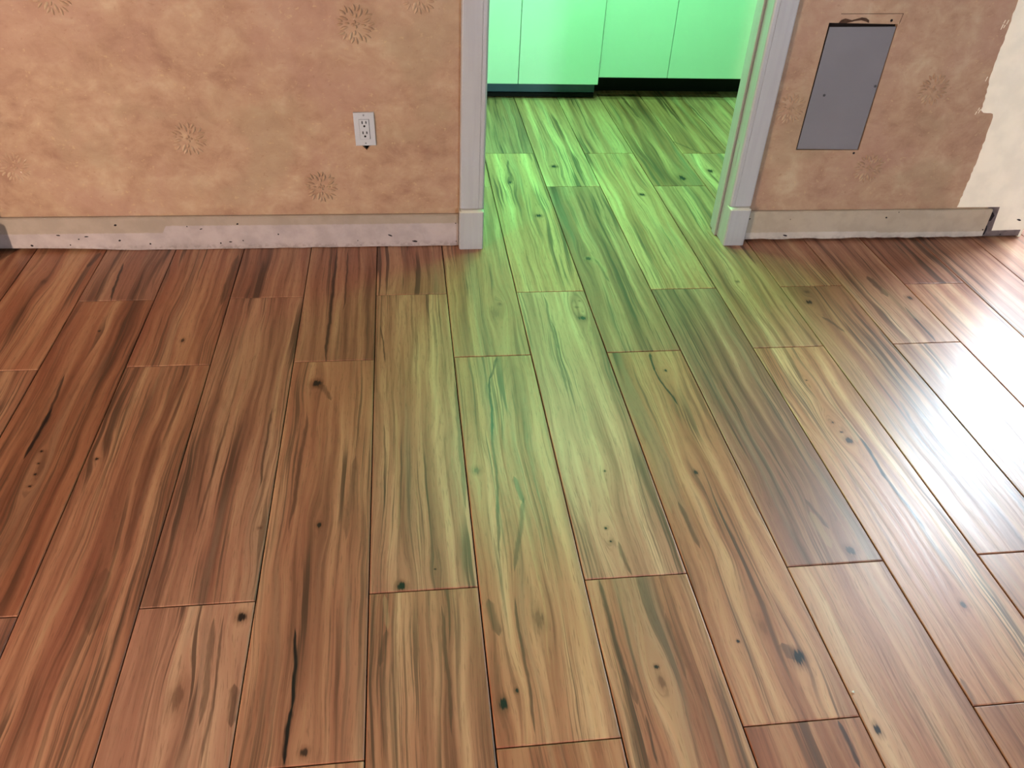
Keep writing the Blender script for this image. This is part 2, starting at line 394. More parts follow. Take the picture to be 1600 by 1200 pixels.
M_KICK = plain('dark_toe_kick', (72, 112, 138), 0.25, 0.5)
M_BLACK = plain('black_vinyl', (10, 10, 10), 0.6, 0.2)
M_TOP = plain('worktop_laminate', (196, 190, 180), 0.35, 0.5)
M_METAL = plain('window_frame_metal', (206, 206, 208), 0.35, 0.5)
M_LAMP = plain('lamp_housing', (220, 220, 216), 0.5, 0.4)

def glass():
    m, N, B = material('window_glass')
    m.node_tree.nodes.remove(B)
    out = m.node_tree.nodes['Material Output']
    t = N.new('ShaderNodeBsdfTransparent'); t.inputs[0].default_value = (0.93, 0.96, 0.95, 1)
    g = N.new('ShaderNodeBsdfGlossy'); g.inputs['Roughness'].default_value = 0.02
    mx = N.new('ShaderNodeMixShader'); mx.inputs[0].default_value = 0.06
    N.l.new(t.outputs[0], mx.inputs[1]); N.l.new(g.outputs[0], mx.inputs[2])
    N.l.new(mx.outputs[0], out.inputs['Surface'])
    return m
M_GLASS = glass()

def glow(name, rgb, s):
    m, N, B = material(name)
    B.inputs['Base Color'].default_value = (0.8, 0.8, 0.8, 1)
    B.inputs['Emission Color'].default_value = rgb + (1,)
    B.inputs['Emission Strength'].default_value = s
    return m
M_GREENGLOW = glow('green_diffuser', GREEN, 6.0)

# ------------------------------------------------------------------ mesh helpers
def link(name, me, mat, parent=None, kind=None):
    o = bpy.data.objects.new(name, me)
    COL.objects.link(o)
    if mat is not None and not me.materials:
        me.materials.append(mat)
    if parent is not None:
        o.parent = parent
    if kind:
        o['kind'] = kind
    return o

def mesh_of(name, bm, smooth=False):
    bmesh.ops.recalc_face_normals(bm, faces=bm.faces)
    me = bpy.data.meshes.new(name)
    bm.to_mesh(me)
    bm.free()
    if smooth:
        for p in me.polygons:
            p.use_smooth = True
    return me

def add_box(bm, x0, x1, y0, y1, z0, z1, bevel=0.0, seg=1):
    r = bmesh.ops.create_cube(bm, size=1.0)
    vs = r['verts']
    for v in vs:
        v.co = Vector(((x0 + x1) / 2 + v.co.x * (x1 - x0), (y0 + y1) / 2 + v.co.y * (y1 - y0), (z0 + z1) / 2 + v.co.z * (z1 - z0)))
    if bevel:
        es = list({e for v in vs for e in v.link_edges})
        bmesh.ops.bevel(bm, geom=es, offset=bevel, segments=seg, affect='EDGES', profile=0.5)
    return bm

def box(name, x0, x1, y0, y1, z0, z1, mat, parent=None, bevel=0.0, seg=1, kind=None):
    return link(name, mesh_of(name, add_box(bmesh.new(), x0, x1, y0, y1, z0, z1, bevel, seg)), mat, parent, kind)

def add_sheet(bm, outer, holes, y0, y1):
    """a sheet standing in the XZ plane between y0 and y1, with holes"""
    edges = []
    for loop in [outer] + list(holes):
        vs = [bm.verts.new((p[0], y0, p[1])) for p in loop]
        edges += [bm.edges.new((vs[i], vs[(i + 1) % len(vs)])) for i in range(len(vs))]
    r = bmesh.ops.triangle_fill(bm, use_beauty=True, use_dissolve=False, edges=edges)
    fs = [f for f in r['geom'] if isinstance(f, bmesh.types.BMFace)]
    e = bmesh.ops.extrude_face_region(bm, geom=fs)
    for v in e['geom']:
        if isinstance(v, bmesh.types.BMVert):
            v.co.y = y1
    return bm

def sheet(name, outer, holes, y0, y1, mat, parent=None, kind=None):
    return link(name, mesh_of(name, add_sheet(bmesh.new(), outer, holes, y0, y1)), mat, parent, kind)

def rect(x0, x1, z0, z1):
    return [(x0, z0), (x1, z0), (x1, z1), (x0, z1)]

def extrude_profile(bm, pts, z0, z1):
    """closed XY outline drawn up from z0 to z1"""
    lo = [bm.verts.new((p[0], p[1], z0)) for p in pts]
    hi = [bm.verts.new((p[0], p[1], z1)) for p in pts]
    n = len(pts)
    for i in range(n):
        j = (i + 1) % n
        bm.faces.new((lo[i], lo[j], hi[j], hi[i]))
    bm.faces.new(lo[::-1]); bm.faces.new(hi)
    return bm

def disc(bm, cx, y, cz, r, depth, seg=12, dome=0.0):
    """short cylinder facing -Y"""
    fr = [bm.verts.new((cx + r * math.cos(2 * math.pi * i / seg), y - depth, cz + r * math.sin(2 * math.pi * i / seg))) for i in range(seg)]
    bk = [bm.verts.new((cx + r * math.cos(2 * math.pi * i / seg), y, cz + r * math.sin(2 * math.pi * i / seg))) for i in range(seg)]
    c = bm.verts.new((cx, y - depth - dome, cz))
    for i in range(seg):
        j = (i + 1) % seg
        bm.faces.new((fr[i], fr[j], c))
        bm.faces.new((bk[i], bk[j], fr[j], fr[i]))
    bm.faces.new(bk)
    return bm

# ------------------------------------------------------------------ floor: planks on an underlay
PW, PX0, PL = 0.238221, -0.820946, 1.250915
ROW0 = (0.794228, 1.168869)
FX0, FX1, FY0, FY1 = -3.2, 3.42, -2.0, 5.1
HX0, HY0 = -6.2, -4.2            # far walls of the hall
floor = box('floor', HX0, FX1, HY0, FY1, -0.06, -0.0085, M_GAP, kind='structure')

def plank_mesh(x0, x1, y0, y1):
    bm = bmesh.new()
    c, d = 0.0022, 0.0016          # eased edge
    zb = -0.0082
    rings = [(0, zb), (0, -d), (c * 0.35, -d * 0.35), (c, 0.0)]
    vs = []
    for ins, z in rings:
        vs.append([bm.verts.new(p) for p in ((x0 + ins, y0 + ins, z), (x1 - ins, y0 + ins, z), (x1 - ins, y1 - ins, z), (x0 + ins, y1 - ins, z))])
    for a, b in zip(vs, vs[1:]):
        for i in range(4):
            j = (i + 1) % 4
            bm.faces.new((a[i], a[j], b[j], b[i]))
    bm.faces.new(vs[0][::-1]); bm.faces.new(vs[-1])
    return mesh_of('floor_plank', bm)

G = 0.0014
full_mesh = {}
WOOD = wood('plank_wood')
TONE = {(7, 0): -0.14, (8, 0): 0.30, (9, 0): -0.14, (6, 0): 0.16, (5, 0): 0.34, (4, 0): 0.26, (3, 0): 0.18, (2, 0): 0.10, (1, 0): 0.0,
        (0, 0): -0.05, (1, -1): 0.22, (2, -1): 0.1, (3, -1): 0.04, (5, -1): 0.10, (4, -1): 0.0, (6, -1): -0.1, (7, -1): 0.22, (10, 1): 0.15, (9, 1): 0.1,
        (10, 0): -0.05, (11, 0): 0.25, (8, 1): 0.05, (6, 1): -0.15, (5, 1): 0.3, (4, 1): 0.1, (3, 1): 0.0, (2, 1): -0.1, (1, 1): -0.12, (0, 1): -0.1,
        (8, -1): 0.0, (9, -1): 0.2}
for i in range(-11, 19):
    xa, xb = PX0 + i * PW, PX0 + (i + 1) * PW
    for k in range(-3, 5):
        ya = ROW0[i % 2] + k * PL
        yb = ya + PL
        ox, oy = (xa + xb) / 2, (ya + yb) / 2
        cx0, cx1, cy0, cy1 = max(xa, FX0), min(xb, FX1), max(ya, FY0), min(yb, FY1)
        if cx1 - cx0 < 0.01 or cy1 - cy0 < 0.01:
            continue
        feat = FEATURES.get((i, k))
        mat = wood('plank_wood_%d' % (len(bpy.data.materials)), *feat) if feat else WOOD
        whole = cx0 == xa and cx1 == xb and cy0 == ya and cy1 == yb
        rg = random.Random((i + 40) * 97 + (k + 9) * 13)
        if whole and mat is WOOD:
            if 'm' not in full_mesh:
                full_mesh['m'] = plank_mesh(-PW / 2 + G, PW / 2 - G, -PL / 2 + G, PL / 2 - G)
            me = full_mesh['m']
        else:
            me = plank_mesh(cx0 - ox + G, cx1 - ox - G, cy0 - oy + G, cy1 - oy - G)
        p = link('floor_plank', me, mat, floor)
        p.location = (ox, oy, rg.uniform(-0.00025, 0.0))
        p.rotation_euler = (0, rg.uniform(-0.0012, 0.0012), 0)
        p['grain'] = [rg.uniform(0, 30), TONE.get((i, k), rg.uniform(-0.30, 0.30)), rg.uniform(-0.10, 0.06)]

# ------------------------------------------------------------------ room shell
H = 2.44
WY = 2.775                       # face of the wallpapered wall
DL, DR, DH = 0.262, 1.236, 2.06  # rough opening of the doorway
XC = 2.483                       # outside corner at the right
PAN = (1.4300, 1.6755, 0.3660, 0.8060)
outlet_hole = [(-0.155, 0.392), (-0.1425, 0.386), (-0.1232, 0.3655), (-0.1045, 0.386), (-0.096, 0.392), (-0.100, 0.492), (-0.157, 0.492)]
WB = 0.018                       # the sheet stops short of the floor
wall_back = sheet('wall_back', [(-1.424, WB), (DL, WB), (DL, DH), (DR, DH), (DR, WB), (XC, WB), (XC, H), (-1.424, H)],
                  [rect(*PAN), outlet_hole], WY, WY + 0.013, M_PAPER, kind='structure')
sheet('wall_partition', [(-1.424, 0), (DL, 0), (DL, DH), (DR, DH), (DR, 0), (XC, 0), (XC, H), (-1.424, H)], [], WY + 0.030, WY + 0.110, M_CORE, kind='structure')
sheet('wall_kitchen', [(-1.424, 0), (DL, 0), (DL, DH), (DR, DH), (DR, 0), (XC, 0), (XC, H), (-1.424, H)], [], WY + 0.1105, WY + 0.1235, M_KWALL, kind='structure')
box('wall_end', XC, XC + 0.012, WY, 5.1, 0, H, M_WHITE, kind='structure')
box('wall_inner', 2.36, XC - 0.0005, WY + 0.1240, 5.1, 0, H, M_KWALL, kind='structure')
box('wall_left', -1.53, -1.4245, 2.66, WY + 0.1235, 0, H, M_SIDE, kind='structure')
box('wall_pantry', -0.82, -0.70, WY + 0.124, 5.1, 0, H, M_KWALL, kind='structure')
box('wall_far', -0.82, 3.42, 5.1, 5.2, 0, H, M_KWALL, kind='structure')
box('wall_hall', HX0 - 0.1, HX0, HY0, 2.9, 0, H, M_HALL, kind='structure')
box('wall_hall_end', HX0, -1.531, 2.78, 2.90, 0, H, M_HALL, kind='structure')
def side_wall(name, x0, x1, outer, holes, mat):
    """sheet turned to stand in the YZ plane"""
    bm = add_sheet(bmesh.new(), outer, holes, x0, x1)
    for v in bm.verts:
        v.co = Vector((v.co.y, v.co.x, v.co.z))
    return link(name, mesh_of(name, bm), mat, None, 'structure')
GY0, GY1, GZ, GH = 3.02, 4.05, 1.40, 2.40
side_wall('wall_right', FX1, FX1 + 0.12, [(HY0, 0), (5.2, 0), (5.2, H), (HY0, H)], [[(GY0, GZ), (GY1, GZ), (GY1, GH), (GY0, GH)]], M_SIDE)
WX0, WX1, WZ0, WZ1 = 2.60, 3.24, 1.05, 1.95
sheet('wall_front', rect(HX0 - 0.1, FX1 + 0.12, 0, H), [rect(WX0, WX1, WZ0, WZ1)], HY0 - 0.12, HY0, M_HALL, kind='structure')
box('ceiling', HX0 - 0.1, FX1 + 0.12, HY0 - 0.12, 5.2, H, H + 0.1, M_CEIL, kind='structure')

# sliding window in the right wall
def at_origin(o, e):
    o.matrix_parent_inverse = e.matrix_basis.inverted()
    return o
w2 = bpy.data.objects.new('window_2', None); COL.objects.link(w2); w2.location = (FX1 + 0.05, (GY0 + GY1) / 2, GZ); w2['kind'] = 'structure'
def sash_part(name, y0, y1, z0, z1, mat, x0=0.03, x1=0.08, bev=0.003):
    return at_origin(box(name, FX1 + x0, FX1 + x1, y0, y1, z0, z1, mat, w2, bev), w2)
sash_part('window_frame', GY0, GY0 + 0.04, GZ, GH, M_METAL); sash_part('window_frame', GY1 - 0.04, GY1, GZ, GH, M_METAL)
sash_part('window_frame', GY0 + 0.04, GY1 - 0.04, GH - 0.04, GH, M_METAL); sash_part('sill', GY0 + 0.04, GY1 - 0.04, GZ, GZ + 0.03, M_METAL)
YM = (GY0 + GY1) / 2
for a, b, x in ((GY0 + 0.041, YM + 0.02, 0.032), (YM - 0.02, GY1 - 0.041, 0.056)):
    z0, z1 = GZ + 0.031, GH - 0.041
    sash_part('stile', a, a + 0.04, z0, z1, M_METAL, x, x + 0.022)
    sash_part('stile', b - 0.04, b, z0, z1, M_METAL, x, x + 0.022)
    sash_part('rail', a + 0.04, b - 0.04, z0, z0 + 0.045, M_METAL, x, x + 0.022)
    sash_part('rail', a + 0.04, b - 0.04, z1 - 0.045, z1, M_METAL, x, x + 0.022)
    sash_part('pane', a + 0.04, b - 0.04, z0 + 0.045, z1 - 0.045, M_GLASS, x + 0.009, x + 0.013, 0)
# unseen window behind the camera, added as fill light
w1 = bpy.data.objects.new('fill_window', None); COL.objects.link(w1); w1.location = ((WX0 + WX1) / 2, HY0 - 0.06, WZ0); w1['kind'] = 'structure'
def fill_window_part(name, x0, x1, z0, z1, mat, y0=-0.09, y1=-0.04, bev=0.003):
    return at_origin(box(name, x0, x1, HY0 + y0, HY0 + y1, z0, z1, mat, w1, bev), w1)
for a, b, c, d in ((WX0, WX1, WZ0, WZ0 + 0.05), (WX0, WX1, WZ1 - 0.05, WZ1), (WX0, WX0 + 0.05, WZ0 + 0.05, WZ1 - 0.05), (WX1 - 0.05, WX1, WZ0 + 0.05, WZ1 - 0.05), (2.90, 2.94, WZ0 + 0.05, WZ1 - 0.05)):
    fill_window_part('window_frame', a, b, c, d, M_METAL)
fill_window_part('pane', WX0 + 0.05, 2.90, WZ0 + 0.05, WZ1 - 0.05, M_GLASS, -0.068, -0.064, 0)  # both panes of the added fill window
fill_window_part('pane', 2.94, WX1 - 0.05, WZ0 + 0.05, WZ1 - 0.05, M_GLASS, -0.068, -0.064, 0)

# ------------------------------------------------------------------ embossed rosettes of the wallpaper
def petal(bm, ang, r0, r1, w, h, bend=0.0):
    """a leaf-shaped dome lying on the wall"""
    n, c = 5, 4
    ca, sa = math.cos(ang), math.sin(ang)
    rows = []
    for i in range(n + 1):
        t = i / n
        r = r0 + (r1 - r0) * t
        k = math.sin(math.pi * (0.06 + 0.88 * t)) ** 0.7
        off = bend * t * t
        row = []
        for q in range(c + 1):
            a = math.pi * q / c
            sd = -w * k * math.cos(a) + off
            row.append(bm.verts.new((r * ca - sd * sa, -h * k * math.sin(a), r * sa + sd * ca)))
        rows.append(row)
    for a, b in zip(rows, rows[1:]):
        for q in range(c):
            bm.faces.new((a[q], a[q + 1], b[q + 1], b[q]))

def rosette_mesh():
    bm = bmesh.new()
    for q in range(8):
        a = q * math.pi / 4
        s = 1.0 if q % 2 == 0 else 1.04
        petal(bm, a + 0.10, 0.037 * s, 0.057 * s, 0.0042, 0.0040, 0.004)
        petal(bm, a - 0.10, 0.037 * s, 0.057 * s, 0.0042, 0.0040, -0.004)
        petal(bm, a + 0.39, 0.024, 0.050, 0.0052, 0.0044, 0.004)
        if q % 2 == 0:
            petal(bm, a, 0.017, 0.032, 0.0036, 0.0036)
    for q in range(4):
        petal(bm, q * 1.57 + 0.3, 0.002, 0.013, 0.0040, 0.0040)
    return mesh_of('rosette', bm, True)
ros = rosette_mesh()
ros.materials.append(M_PAPER)
for rx, rz, rot, hgt, sc in ((-0.1351, 0.7731, 0.1, 1.2, 1.05), (-0.7052, 0.4036, 0.25, 0.95, 1.0), (-0.289, 0.2318, 0.0, 1.3, 1.0), (1.7374, 0.2952, 0.2, 1.2, 1.0), (1.887, 0.5894, 0.35, 1.2, 1.0), (0.0666, 0.8628, 0.1, 0.9, 1.0), (-1.0171, 0.8394, 0.3, 0.8, 1.0), (1.3700, 0.5174, 0.15, 0.9, 0.95), (-1.2799, 0.3046, 0.4, 0.45, 0.9)):
    o = link('rosette', ros, None, wall_back)
    o.location = (rx, WY + 0.0002, rz)
    o.rotation_euler = (0, rot, 0)
    o.scale = (sc, hgt * 1.1, sc)
    if rx == 1.37:   # cut short of the access panel opening
        pass

# white primer brushed over the end of the wall, ragged left edge
rag = random.Random(3)
edge = [(2.163, 0.1335), (2.1676, 0.2967), (2.1651, 0.4146), (2.1578, 0.5036), (2.1150, 0.5080), (2.1035, 0.5174), (2.0994, 0.5685), (2.0856, 0.6586), (2.0864, 0.7134), (2.0852, 0.7984), (2.0813, 0.8602), (2.0841, 0.8905), (2.090, 1.2), (2.078, 1.7), (2.086, H - 0.002)]
pts = []
for a, b in zip(edge, edge[1:]):
    n = max(1, int((Vector(b) - Vector(a)).length / 0.012))
    for s in range(n):
        t = s / n
        pts.append((a[0] + (b[0] - a[0]) * t + rag.uniform(-0.0025, 0.0025), a[1] + (b[1] - a[1]) * t + (rag.uniform(-0.002, 0.002) if s else 0)))
pts.append(edge[-1])
primer = pts + [(XC + 0.0118, H - 0.002), (XC + 0.0118, 0.033), (2.355, 0.030), (2.3465, 0.1335)]
sheet('primer_coat', primer, [], WY - 0.0012, WY, M_WHITE, wall_back)
bare = [(2.298, 0.006), (XC, 0.006), (XC, 0.0325), (2.3555, 0.0295), (2.347, 0.1345), (2.298, 0.1345)]
sheet('bare_strip', bare, [], WY - 0.0004, WY, M_BARE, wall_back)
for (sx, sz, l, a) in ((1.5510, 0.7700, 0.02, 1.2),):
    pass
# dry brush flecks beside the primer
bm = bmesh.new()
for fx, fz in ((2.060, 0.815), (2.066, 0.800), (2.072, 0.812), (2.058, 0.795), (2.090, 0.515), (2.096, 0.505), (2.085, 0.500), (2.075, 0.620)):
    dx, dz = 0.002, rag.uniform(0.008, 0.018)
    add_sheet(bm, [(fx, fz), (fx + dx, fz + 0.001), (fx + dx + 0.003, fz + dz), (fx + 0.002, fz + dz)], [], WY - 0.0008, WY)
link('primer_fleck', mesh_of('primer_fleck', bm), M_WHITE, wall_back)['kind'] = 'stuff'

# ------------------------------------------------------------------ baseboards
def baseboard(name, x0, x1, h, mat, bottom, ragged=False):
    """top edge eased, bottom edge following the (x, z) list"""
    bm = bmesh.new()
    T = 0.0135
    xs = [p[0] for p in bottom]
    cols = []
    for (x, zb) in bottom:
        cols.append([bm.verts.new(p) for p in ((x, WY - T, zb), (x, WY - T, h - 0.004), (x, WY - T + 0.004, h), (x, WY - 0.0002, h), (x, WY - 0.0002, zb))])
    for a, b in zip(cols, cols[1:]):
        for q in range(5):
            r = (q + 1) % 5
            bm.faces.new((a[q], a[r], b[r], b[q]))
    bm.faces.new(cols[0]); bm.faces.new(cols[-1][::-1])
    return link(name, mesh_of(name, bm), mat, None, 'structure')
bl = [(-1.409, 0.015), (-1.30, 0.014), (-1.2, 0.012), (-1.10, 0.009), (-1.02, 0.004), (-0.95, 0.0015)]
xx = -0.88
while xx < 0.19:
    bl.append((xx, rag.uniform(0.001, 0.004))); xx += 0.05
bl.append((0.193, 0.004))
bb_left = baseboard('baseboard_left', -1.409, 0.193, 0.128, M_BASE_L, bl)
br = [(1.2985, 0.012)]
xx = 1.35
while xx < 2.30:
    br.append((xx, rag.uniform(0.009, 0.0145))); xx += 0.03
br.append((2.312, 0.013))
bb_right = baseboard('baseboard_right', 1.2985, 2.312, 0.128, M_BASE_R, br)
# a chipped end with exposed filler
bm = bmesh.new()
for p in ([(2.3125, 0.015), (2.322, 0.018), (2.324, 0.040), (2.319, 0.056), (2.3125, 0.060)], [(2.3125, 0.075), (2.326, 0.078), (2.332, 0.100), (2.322, 0.112), (2.3125, 0.106)]):
    add_sheet(bm, p, [], WY - 0.010, WY - 0.0006)
chip = link('broken_end', mesh_of('broken_end', bm), M_SCUFF, bb_right)
# side-wall baseboard that meets the back wall in the left corner
box('baseboard_corner', -1.424, -1.4100, 2.66, WY - 0.0138, 0.010, 0.128, M_BASE_L, bevel=0.003, kind='structure')

def scuffs(name, spots, parent, y):
    bm = bmesh.new()
    for i, (sx, sz) in enumerate(spots):
        r = rag.uniform(0.0018, 0.0036)
        st = rag.choice((1.0, 1.0, 1.4, 3.0)); tl = rag.uniform(-0.5, 0.5)
        ring = []
        for q in range(8):
            a = q * math.pi / 4
            ux, uz = r * st * math.cos(a) * rag.uniform(.8, 1.2), r * math.sin(a) * rag.uniform(.8, 1.2)
            ring.append((sx + ux * math.cos(tl) - uz * math.sin(tl), sz + ux * math.sin(tl) + uz * math.cos(tl)))
        add_sheet(bm, ring, [], y - 0.0004, y)
    o = link(name, mesh_of(name, bm), M_SCUFF, parent)
    o['kind'] = 'stuff'
    return o
FB = WY - 0.0135
scuffs('nail_hole', [(-1.2029, 0.0626), (-1.1393, 0.0468), (-1.1114, 0.0564), (-1.0041, 0.0399), (-0.9032, 0.0258), (-1.0053, 0.0994), (-0.7662, 0.0916), (-0.5921, 0.0995), (-0.7201, 0.0811), (-0.6271, 0.0294), (-0.5818, 0.0338), (-0.4555, 0.0575), (-0.0564, 0.0471), (0.0317, 0.0223), (-0.1756, 0.0279), (-0.6612, 0.0247), (-1.3, 0.0243), (-1.1727, 0.0248), (0.1826, 0.0931), (0.1854, 0.02)], bb_left, FB)
scuffs('nail_hole', [(1.3056, 0.0963), (1.4752, 0.0946), (1.4721, 0.0264), (1.3063, 0.0203), (1.9149, 0.1205), (1.8697, 0.0985), (2.3040, 0.0407)], bb_right, FB)
scuffs('nail_hole', [(2.4547, 0.0756), (2.400, 0.012)], wall_back, WY - 0.0012)

# ------------------------------------------------------------------ doorway: jambs, stops, casings, plinth blocks
d1 = bpy.data.objects.new('door_1', None); COL.objects.link(d1); d1.location = ((DL + DR) / 2, WY, 0); d1['kind'] = 'structure'
def dpart(name, bm, mat=M_CASING, smooth=False):
    return at_origin(link(name, mesh_of(name, bm, smooth), mat, d1), d1)
JL, JR = 0.2815, 1.2165          # faces of the jamb boards
JB = WY + 0.1235
dpart('jamb', add_box(bmesh.new(), DL + 0.0005, JL, WY - 0.002, JB + 0.002, 0.0005, DH - 0.02, 0.0015))
dpart('jamb', add_box(bmesh.new(), JR, DR - 0.0005, WY - 0.002, JB + 0.002, 0.0005, DH - 0.02, 0.0015))
dpart('jamb_head', add_box(bmesh.new(), DL + 0.0005, DR - 0.0005, WY - 0.002, JB + 0.002, DH - 0.0195, DH - 0.0005, 0.0015))
dpart('door_stop', add_box(bmesh.new(), JR - 0.010, JR - 0.0002, WY + 0.046, WY + 0.084, 0.0005, DH - 0.02, 0.002))
dpart('door_stop', add_box(bmesh.new(), JL + 0.0002, JL + 0.010, WY + 0.046, WY + 0.084, 0.0005, DH - 0.02, 0.002))
dpart('hinge_leaf', add_box(bmesh.new(), JR - 0.0012, JR + 0.001, WY + 0.012, WY + 0.040, 0.30, 0.39, 0.0004))
def casing(x0, x1, inner_right):
    """flat casing with an eased back edge and a fine bead on the side of the opening"""
    y = WY - 0.0005
    f = WY - 0.022
    if inner_right:
        p = [(x0, y), (x0, f + 0.006), (x0 + 0.003, f + 0.001), (x0 + 0.006, f), (x1 - 0.020, f), (x1 - 0.0185, f + 0.002), (x1 - 0.017, f), (x1 - 0.006, f + 0.001), (x1 - 0.002, f + 0.004), (x1, f + 0.008), (x1, y)]
    else:
        p = [(x0, y), (x0, f + 0.008), (x0 + 0.002, f + 0.004), (x0 + 0.006, f + 0.001), (x0 + 0.017, f), (x0 + 0.0185, f + 0.002), (x0 + 0.020, f), (x1 - 0.006, f), (x1 - 0.003, f + 0.001), (x1, f + 0.006), (x1, y)]
    return extrude_profile(bmesh.new(), p, 0.1545, DH + 0.06)
dpart('casing', casing(0.1970, 0.2840, True))
dpart('casing', casing(1.2160, 1.3010, False))
dpart('casing_head', add_box(bmesh.new(), 0.1955, 1.3025, WY - 0.024, WY - 0.0005, DH + 0.0605, DH + 0.145, 0.003))
for x0, x1 in ((0.1945, 0.2835), (1.2150, 1.2975)):
    bm = bmesh.new()
    prof = [(x0, WY - 0.0005), (x0, WY - 0.036), (x0 + 0.004, WY - 0.041), (x1 - 0.004, WY - 0.041), (x1, WY - 0.036), (x1, WY - 0.0005)]
    extrude_profile(bm, prof, 0.0005, 0.146)
    dpart('plinth_block', bm)
    # rounded top lip, its bright highlight painted in as a paler cream
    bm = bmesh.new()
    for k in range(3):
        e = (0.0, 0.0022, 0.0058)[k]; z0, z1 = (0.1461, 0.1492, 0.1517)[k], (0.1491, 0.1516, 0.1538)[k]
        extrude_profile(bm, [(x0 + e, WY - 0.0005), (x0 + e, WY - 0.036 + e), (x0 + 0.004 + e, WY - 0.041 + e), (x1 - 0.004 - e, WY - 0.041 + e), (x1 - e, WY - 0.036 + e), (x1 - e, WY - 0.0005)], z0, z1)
    cb = dpart('lip_highlight', bm, M_LIP_CRUMB); cb['label'] = 'top lip of the plinth block with its bright highlight put into a cream colour'
# casing on the kitchen side
for x0, x1 in ((JL - 0.083, JL - 0.004), (JR + 0.004, JR + 0.083)):
    dpart('casing', add_box(bmesh.new(), x0, x1, JB + 0.0005, JB + 0.018, 0.0005, DH + 0.06, 0.003))

# ------------------------------------------------------------------ access panel set into the wall
def thing(name, label, cat, loc, group=None):
    o = bpy.data.objects.new(name, None); COL.objects.link(o)
    o.location = loc
    o['label'] = label; o['category'] = cat
    if group: o['group'] = group
    return o
ap = thing('access_panel', 'plain grey rectangular metal access panel set flush in the wallpapered wall right of the doorway', 'panel', (1.5525, WY, 0.37))
def ppart(name, bm, mat, par=None, smooth=False):
    o = link(name, mesh_of(name, bm, smooth), mat, par or ap)
    return at_origin(o, ap)
pp = add_sheet(bmesh.new(), [(1.4345, 0.3695), (1.6705, 0.3675), (1.6735, 0.7975), (1.4365, 0.7925)], [], WY + 0.0015, WY + 0.004)
ppart('cover', pp, M_PANEL)
for sx, sz in ((1.4828, 0.5656), (1.6640, 0.5986)):
    b = disc(bmesh.new(), sx, WY + 0.0015, sz, 0.0048, 0.0012, 10, 0.0008)
    ppart('screw', b, M_SCREW)
box_back = add_box(bmesh.new(), PAN[0] - 0.012, PAN[1] + 0.012, WY + 0.0135, WY + 0.0295, PAN[2] - 0.012, PAN[3] + 0.012)
ppart('back_box', box_back, M_CORE)
# holes left by the old cover's screws, and the wallpaper torn at its top edge
bm = bmesh.new()
for hx, hz in ((1.6491, 0.8173), (1.6596, 0.3545)):
    disc(bm, hx, WY, hz, 0.0046, 0.0005, 10)
link('screw_hole', mesh_of('screw_hole', bm), M_SLOT, wall_back)['kind'] = 'stuff'
bm = bmesh.new()
add_sheet(bm, [(1.4640, 0.8065), (1.4700, 0.8150), (1.4830, 0.8205), (1.4960, 0.8180), (1.5080, 0.8155), (1.5230, 0.8200), (1.5400, 0.8250), (1.5560, 0.8235), (1.5680, 0.8170), (1.5690, 0.8085), (1.5600, 0.8120), (1.5400, 0.8165), (1.5180, 0.8135), (1.4980, 0.8085), (1.4900, 0.8065)], [], WY - 0.0022, WY)
link('torn_edge', mesh_of('torn_edge', bm), M_TEAR, wall_back)
bm = bmesh.new()
for a, b in (((1.4640, 0.8345), (1.6840, 0.8400)), ((1.6800, 0.8060), (1.6840, 0.8400))):
    v = Vector((b[0] - a[0], b[1] - a[1])).normalized() * 0.0008
    add_sheet(bm, [(a[0] - v.y, a[1] + v.x), (a[0] + v.y, a[1] - v.x), (b[0] + v.y, b[1] - v.x), (b[0] - v.y, b[1] + v.x)], [], WY - 0.0006, WY)
link('cut_line', mesh_of('cut_line', bm), M_TEAR, wall_back)

# ------------------------------------------------------------------ wall outlet
ol = thing('wall_outlet', 'white duplex wall outlet with rectangular cover plate on the wallpaper left of the doorway', 'outlet', (-0.126, WY, 0.44))
ol.rotation_euler = (0, math.radians(-1.5), 0)
def opart(name, bm, mat, par=None):
    return link(name, mesh_of(name, bm), mat, par or ol)
OY = -0.0065
fr = add_sheet(bmesh.new(), rect(-0.0345, 0.0345, -0.057, 0.057), [rect(-0.0172, 0.0172, -0.0345, 0.0345)], OY, -0.0003)
es = [e for e in fr.edges if all(abs(v.co.y - OY) < 1e-6 for v in e.verts) and (all(abs(abs(v.co.x) - 0.0345) < 1e-6 for v in e.verts) or all(abs(abs(v.co.z) - 0.057) < 1e-6 for v in e.verts))]
bmesh.ops.bevel(fr, geom=es, offset=0.0022, segments=2, affect='EDGES', profile=0.5)
opart('cover_plate', fr, M_PLATE)
# receptacle face with real slots
slots = []
for cz in (0.0175, -0.0175):
    slots.append(rect(-0.0082, -0.0046, cz + 0.0010, cz + 0.0110))
    slots.append(rect(0.0046, 0.0082, cz + 0.0015, cz + 0.0105))
    slots.append([(0.0038 * math.cos(a * math.pi / 5), cz - 0.0065 + 0.0038 * math.sin(a * math.pi / 5)) for a in range(10)])
rc = opart('receptacle', add_sheet(bmesh.new(), rect(-0.0166, 0.0155, -0.0338, 0.0338), slots, OY - 0.0008, OY + 0.0006), M_PLATE)
bm = bmesh.new(); add_box(bm, -0.0162, 0.0162, OY + 0.0008, OY + 0.0030, -0.0338, 0.0338)
opart('contact', bm, M_SLOT, rc)
for sz in (0.048, -0.048):
    opart('screw', disc(bmesh.new(), 0.0, OY, sz, 0.0030, 0.0008, 10, 0.0005), M_PALESCREW)

